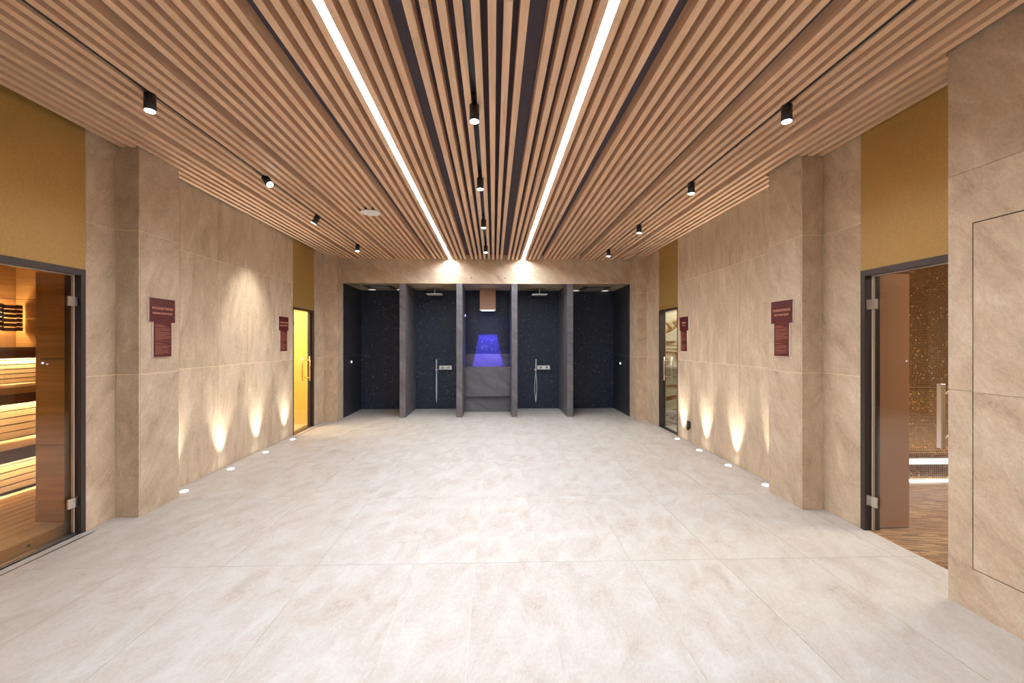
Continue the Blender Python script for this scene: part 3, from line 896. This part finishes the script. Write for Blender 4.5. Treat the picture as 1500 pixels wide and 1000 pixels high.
# ------------------------------------------------------------------ door_3: far right door and onyx room
d3 = thing('door_3', (XR + 0.03, 6.9, 0), kind='structure')
boxes('door_frame', [((XR - 0.004, XR + 0.10), (DQ0 + 0.001, DQ0 + 0.022), (0, 1.999)), ((XR - 0.004, XR + 0.10), (DQ1 - 0.035, DQ1 - 0.001), (0, 1.999)),
                     ((XR - 0.004, XR + 0.10), (DQ0 + 0.023, DQ1 - 0.036), (1.965, 1.999)), ((XR + 0.004, XR + 0.10), (DQ0 + 0.023, DQ1 - 0.036), (-0.002, 0.005))], M_frame, d3)
box('glass_pane', (XR + 0.042, XR + 0.05), (DQ0 + 0.026, DQ1 - 0.055), (0.01, 1.96), M_glassc, d3)
for z in (0.25, 1.75):
    box('hinge', (XR + 0.018, XR + 0.036), (DQ0 + 0.02, DQ0 + 0.075), (z - 0.04, z + 0.04), M_frame, d3)
bar_handle(d3, XR + 0.042, -1, 7.02, 0.82, 1.21, M_steel, 0.06)
bar_handle(d3, XR + 0.05, 1, 7.02, 0.82, 1.21, M_steel, 0.06)
OX0, OX1, OY0, OY1 = 2.975, 4.6, 5.9, 7.40
on = box('wall_far', (OX0, OX1), (OY1 + 0.02, OY1 + 0.12), (-0.05, 2.4), M_plaster, kind='structure')
box('onyx_slab', (OX0, OX1), (OY1, OY1 + 0.0195), (0.0, 2.35), M_onyx, on)
box('wall_near', (OX0, OX1), (OY0 - 0.1, OY0), (-0.05, 2.4), M_plaster, kind='structure')
box('wall_side', (OX1, OX1 + 0.1), (OY0 - 0.1, OY1 + 0.1), (-0.05, 2.4), M_plaster, kind='structure')
box('ceiling', (OX0, OX1), (OY0, OY1), (2.35, 2.4), M_plaster, kind='structure')
box('floor', (OX0, OX1), (OY0, OY1), (-0.10, -0.002), M_floor, kind='structure')
for z, h, lab in ((0.99, 0.05, 'pale stone ledge on the onyx slab, about waist height'), (0.20, 0.06, 'pale stone ledge on the onyx slab, just above the floor')):
    t = thing('stone_ledge', (3.3, 7.36, z), lab, 'ledge', 'pale ledges in the onyx room')
    box('slab', (OX0 + 0.01, 3.75), (7.30, OY1 - 0.001), (z, z + h), M_floor, t, bev=0.004)
ld = D.lights.new('onyx_room_fill', 'AREA'); ld.energy = 14; ld.size = 0.6; ld.color = (1.0, 0.93, 0.80)  # helper light that brightens the onyx room, without a fixture
lo = D.objects.new('onyx_room_fill', ld); link(lo); lo.location = (3.6, 6.8, 2.33)

# ------------------------------------------------------------------ door_4: steam room door, near right
d4 = thing('door_4', (XR + 0.03, 2.8, 0), kind='structure')
boxes('door_frame', [((XR - 0.004, XR + 0.115), (DR1 - 0.040, DR1 - 0.001), (0, 1.999)), ((XR - 0.004, XR + 0.115), (DR0 + 0.001, DR1 - 0.041), (1.955, 1.999)),
                     ((XR + 0.03, XR + 0.115), (DR0 + 0.001, DR0 + 0.03), (0, 1.954))], M_frame, d4)
box('glass_pane', (XR + 0.042, XR + 0.050), (DR0 + 0.034, DR1 - 0.064), (0.012, 1.946), M_glassc, d4)
boxes('edge_seal', [((XR + 0.036, XR + 0.056), (DR1 - 0.063, DR1 - 0.056), (0.012, 1.946)), ((XR + 0.036, XR + 0.056), (DR0 + 0.034, DR1 - 0.056), (1.9465, 1.953))], M_alu, d4)
for z in (0.235, 1.735):
    h = box('hinge', (XR + 0.020, XR + 0.034), (DR1 - 0.115, DR1 - 0.030), (z - 0.038, z + 0.038), M_steel, d4, bev=0.002)
    box('hinge_pin', (XR + 0.008, XR + 0.019), (DR1 - 0.045, DR1 - 0.030), (z - 0.038, z + 0.038), M_steel, h)
hd = box('handle', (2.815, 2.845), (2.603, 2.633), (0.775, 1.182), M_steel, d4, bev=0.002)
for z in (0.845, 1.125):
    tube('handle_post', [(2.846, 2.618, z), (2.896, 2.618, z)], 0.010, M_chrome, hd, seg=12)
# steam room
RX0, RX1, RY0 = 2.975, 6.4, 0.9
fl = box('floor', (2.885, RX1), (RY0, 5.3), (-0.12, 0.0012), M_sticks, kind='structure')
fl.data = fl.data.copy(); uv_box(fl)
def profile(name, pts, x0, x1, mat, parent=None, **props):
    bm = bmesh.new()
    uvl = bm.loops.layers.uv.new('UVMap')
    acc = [0.0]
    for p, q in zip(pts, pts[1:]):
        acc.append(acc[-1] + math.hypot(q[0] - p[0], q[1] - p[1]))
    A = [bm.verts.new((x0, p[0], p[1])) for p in pts]
    B = [bm.verts.new((x1, p[0], p[1])) for p in pts]
    for k in range(len(pts) - 1):
        f = bm.faces.new((A[k], B[k], B[k + 1], A[k + 1]))
        for lp_, uvv in zip(f.loops, ((x0, acc[k]), (x1, acc[k]), (x1, acc[k + 1]), (x0, acc[k + 1]))):
            lp_[uvl].uv = uvv
    o = mesh_obj(name, bm, mat, parent, **props)
    sm = o.modifiers.new('thick', 'SOLIDIFY'); sm.thickness = 0.02; sm.offset = 0
    return o
def arcpts(c, r, a0, a1, n):
    return [(c[0] + r * math.cos(math.radians(a0 + (a1 - a0) * k / n)), c[1] + r * math.sin(math.radians(a0 + (a1 - a0) * k / n))) for k in range(n + 1)]
vault = [(5.28, 0.86), (5.28, 1.45)] + [(5.28 - 1.9 * (1 - math.cos(math.radians(a))), 1.45 + 1.05 * math.sin(math.radians(a))) for a in range(8, 91, 8)] + [(0.9, 2.51)]
profile('ceiling', vault, RX0, RX1, M_brown, kind='structure')
bt = thing('mosaic_bench', (4.6, 4.8, 0), 'curved bronze mosaic bench with a white light line at its foot', 'bench')
nose = [(4.34, 0.005), (4.34, 0.165), (4.36, 0.20), (4.345, 0.245)]
profile('riser', nose, RX0 + 0.01, RX1 - 0.01, M_brown, bt)
seat = [(4.345, 0.262), (4.22, 0.272), (4.17, 0.295), (4.155, 0.33), (4.17, 0.37), (4.22, 0.395), (4.32, 0.405), (4.60, 0.415), (4.78, 0.44), (4.93, 0.485), (5.03, 0.54), (5.10, 0.62), (5.20, 0.80), (5.225, 0.86)]
profile('seat', seat, RX0 + 0.01, RX1 - 0.01, M_brown, bt)
box('ledge', (RX0 + 0.01, RX1 - 0.01), (5.215, 5.268), (0.872, 0.886), M_bronze, bt)
box('led_strip', (RX0 + 0.02, RX1 - 0.02), (4.312, 4.327), (0.0, 0.012), M_stled, bt)
box('recess_glow_band', (RX0 + 0.02, RX1 - 0.02), (4.318, 4.326), (0.178, 0.252), M_stglow, bt)  # glowing band stands in for light in the recess under the nose
box('wall_side', (RX1, RX1 + 0.1), (RY0, 5.4), (-0.1, 2.6), M_plaster, kind='structure')
box('wall_near', (RX0, RX1), (RY0 - 0.1, RY0), (-0.1, 2.6), M_plaster, kind='structure')
box('wall_far', (RX0, RX1), (5.30, 5.40), (-0.1, 2.6), M_plaster, kind='structure')
box('partition', (RX0 - 0.03, 3.234), (3.222, 3.240), (0.006, 1.976), M_bronze, kind='structure', bev=0.006)
ld = D.lights.new('steam_room_fill', 'AREA'); ld.energy = 42; ld.size = 0.9; ld.color = (1.0, 0.84, 0.66)  # added area light to fill the steam room, no lamp body
lo = D.objects.new('steam_room_fill', ld); link(lo); lo.location = (4.5, 3.0, 2.40)

# ------------------------------------------------------------------ shower bay fittings
def rain_tray(x0, x1, y0, y1, label):
    t = thing('rain_shower_tray', ((x0 + x1) / 2, (y0 + y1) / 2, ZH), label, 'shower', 'recessed rain shower trays')
    z = (ZH - 0.012, ZH - 0.0005)
    boxes('tray_frame', [((x0, x0 + 0.10), (y0, y1), z), ((x1 - 0.10, x1), (y0, y1), z), ((x0 + 0.10, x1 - 0.10), (y0, y0 + 0.02), z), ((x0 + 0.10, x1 - 0.10), (y1 - 0.02, y1), z)], M_black, t)
    plate = box('spray_plate', (x0 + 0.1005, x1 - 0.1005), (y0 + 0.0205, y1 - 0.0205), (ZH - 0.009, ZH - 0.001), M_satin, t)
    bm = bmesh.new()
    for i in range(13):
        for j in range(9):
            bm_cyl(bm, (x0 + 0.12 + i * (x1 - x0 - 0.24) / 12, y0 + 0.05 + j * (y1 - y0 - 0.1) / 8, ZH - 0.0135), (x0 + 0.12 + i * (x1 - x0 - 0.24) / 12, y0 + 0.05 + j * (y1 - y0 - 0.1) / 8, ZH - 0.0092), 0.006, seg=6)
    mesh_obj('nozzle', bm, M_black, plate, kind='stuff')
rain_tray(-2.60, -2.04, 8.56, 9.04, 'square black framed rain shower tray over the leftmost bay')
rain_tray(1.84, 2.40, 8.66, 9.10, 'square black framed rain shower tray over the rightmost bay')
for x, y, lab in ((-2.60, 9.22, 'round soffit light left of the leftmost rain tray'), (-2.0, 9.22, 'round soffit light right of the leftmost rain tray'),
                  (1.80, 9.28, 'round soffit light left of the rightmost rain tray'), (2.44, 9.28, 'round soffit light right of the rightmost rain tray')):
    t = thing('soffit_light', (x, y, ZH), lab, 'ceiling light', 'round lights in the shower soffit')
    cyl('trim_ring', (x, y, ZH - 0.006), (x, y, ZH - 0.0005), 0.082, M_white, t, seg=28)
    cyl('lens', (x, y, ZH - 0.010), (x, y, ZH - 0.0065), 0.072, M_soff, t, seg=28)

def shower_head(x, label):
    t = thing('rain_shower', (x, 9.0, 2.45), label, 'shower', 'square ceiling shower heads')
    box('spray_plate', (x - 0.16, x + 0.16), (8.87, 9.13), (2.452, 2.470), M_satin, t, bev=0.003)
    box('rubber_face', (x - 0.145, x + 0.145), (8.885, 9.115), (2.4475, 2.4515), M_white, t)
    cyl('arm', (x, 9.0, 2.4705), (x, 9.0, ZH - 0.011), 0.011, M_satin, t, seg=14)
    cyl('collar', (x, 9.0, ZH - 0.0105), (x, 9.0, ZH - 0.0005), 0.028, M_chrome, t, seg=18)
shower_head(-1.235, 'square chrome shower head in the bay left of the wooden chute')
shower_head(0.970, 'square chrome shower head in the bay right of the wooden chute')

def mixer(x0, x1, label):
    t = thing('shower_mixer', ((x0 + x1) / 2, YC, 0.86), label, 'shower mixer', 'chrome shower mixers')
    box('shelf', (x0, x1), (YC - 0.075, YC - 0.001), (0.862, 0.874), M_satin, t, bev=0.002)
    bd = box('body', (x0 + 0.003, x1 - 0.003), (YC - 0.045, YC - 0.001), (0.8745, 0.945), M_satin, t, bev=0.002)
    w = x1 - x0
    for f in (0.27, 0.73):
        cyl('knob', (x0 + w * f, YC - 0.078, 0.908), (x0 + w * f, YC - 0.046, 0.908), 0.024, M_chrome, bd, seg=20)
mixer(-1.187, -0.912, 'chrome shower mixer in the bay left of the basin')
mixer(0.955, 1.240, 'chrome shower mixer in the bay right of the basin')

def hand_shower(x, label, swing):
    t = thing('hand_shower', (x, YC, 0.85), label, 'hand shower', 'slim hand showers with hoses')
    yh = YC - 0.05
    box('holder', (x - 0.024, x + 0.024), (yh - 0.012, YC - 0.001), (0.845, 0.872), M_satin, t, bev=0.003)
    cyl('handset', (x + 0.004, yh - 0.026, 0.80), (x + 0.010 * swing, yh - 0.030, 1.088), 0.0125, M_satin, t, seg=14)
    pts = []
    for k in range(25):
        a = k / 24
        # loop: down from the handset, round, and back up to the wall outlet under the holder
        if a < 0.5:
            u = a / 0.5
            pts.append((x + 0.004 - 0.020 * swing * math.sin(u * math.pi), yh - 0.026, 0.80 - 0.655 * u))
        else:
            u = (a - 0.5) / 0.5
            pts.append((x + 0.004 + 0.024 * swing * math.sin(u * math.pi) , yh - 0.026 + 0.03 * u, 0.145 + 0.68 * u))
    tube('hose', pts, 0.0068, M_satin, t, seg=8)
hand_shower(-1.243, 'slim hand shower with a narrow hanging hose left of the basin', 0.35)
hand_shower(0.918, 'slim hand shower with a looped hanging hose right of the basin', 1.1)

t = thing('wall_fitting', (-1.10, YC, 1.75), 'small black fitting high on the mosaic left of the basin', 'wall fitting')
cyl('flange', (-1.10, YC - 0.012, 1.79), (-1.10, YC - 0.001, 1.79), 0.045, M_black, t, seg=20)
cyl('nozzle', (-1.10, YC - 0.06, 1.79), (-1.10, YC - 0.0125, 1.79), 0.026, M_black, t, seg=16)
box('bracket', (-1.115, -1.085), (YC - 0.03, YC - 0.001), (1.84, 1.93), M_black, t)
box('bracket', (-1.125, -1.09), (YC - 0.03, YC - 0.001), (1.67, 1.74), M_black, t)

# push buttons on the side faces
def button(x, side, y, z, m, label):
    t = thing('push_button', (x, y, z), label, 'push button', 'round shower push buttons')
    cyl('bezel', (x, y, z), (x + side * 0.006, y, z), 0.026, M_steel, t, seg=18)
    cyl('cap', (x + side * 0.0062, y, z), (x + side * 0.012, y, z), 0.017, m, t, seg=18)
button(-2.879, 1, 8.72, 1.06, M_dot, 'small white lit button on the slate side of the leftmost bay')
button(2.659, -1, 8.86, 1.015, M_dot, 'small white lit button on the slate side of the rightmost bay')
button(-0.603, 1, 9.03, 2.02, M_violet, 'small blue lit button on the divider by the wooden chute')

# basin (ice fountain) in the middle bay
bs = thing('stone_basin', (-0.125, 9.1, 0), 'dark slate basin on a recessed plinth in the middle bay', 'basin')
box('plinth', (-0.602, 0.351), (8.95, YC - 0.001), (0.0, 0.330), M_slate, bs)
boxes('bowl', [((-0.602, 0.351), (8.85, 8.87), (0.333, 0.946)), ((-0.602, 0.351), (8.8705, YC - 0.001), (0.333, 0.80)),
               ((-0.602, -0.56), (8.8705, YC - 0.001), (0.80, 0.946)), ((0.309, 0.351), (8.8705, YC - 0.001), (0.80, 0.946))], M_slate, bs)
box('rim_seal', (-0.50, 0.25), (8.8705, 8.885), (0.935, 0.950), M_black, bs)
box('splash_panel', (-0.602, 0.351), (YC - 0.018, YC - 0.0005), (0.801, 1.203), M_slate, bs)

# wooden chute hanging from the soffit
CX = -0.123
ch = thing('ice_chute', (CX, 9.1, 2.14), 'square wooden chute with a lit metal mouth hanging over the basin', 'chute')
cx0, cx1, cy0, cy1 = CX - 0.167, CX + 0.167, 9.00, 9.25
boxes('casing', [((cx0, cx1), (cy0, cy0 + 0.018), (2.145, ZH - 0.001)), ((cx0, cx1), (cy1 - 0.018, cy1), (2.145, ZH - 0.001)),
                 ((cx0, cx0 + 0.018), (cy0 + 0.018, cy1 - 0.018), (2.145, ZH - 0.001)), ((cx1 - 0.018, cx1), (cy0 + 0.018, cy1 - 0.018), (2.145, ZH - 0.001))], M_chute, ch)
boxes('metal_mouth', [((cx0, CX - 0.085), (cy0, cy1), (2.128, 2.144)), ((CX + 0.085, cx1), (cy0, cy1), (2.128, 2.144)),
                      ((CX - 0.085, CX + 0.085), (cy0, 9.019), (2.128, 2.144)), ((CX - 0.085, CX + 0.085), (9.19, cy1), (2.128, 2.144))], M_steel, ch)
cyl('led_lens', (CX, 9.04, 2.545), (CX, 9.04, 2.552), 0.012, M_blue, ch, seg=16)
box('led_lip', (CX - 0.125, CX + 0.125), (cy0 - 0.002, cy0 + 0.012), (2.118, 2.1275), M_dot, ch)
ld = D.lights.new('chute_light', 'SPOT'); ld.energy = 650; ld.color = (0.13, 0.09, 1.0); ld.shadow_soft_size = 0.012; ld.spot_size = math.radians(75); ld.spot_blend = 0.2
lo = D.objects.new('chute_light', ld); link(lo, ch); lo.location = Vector((CX, 9.04, 2.535)) - Vector(ch.location)
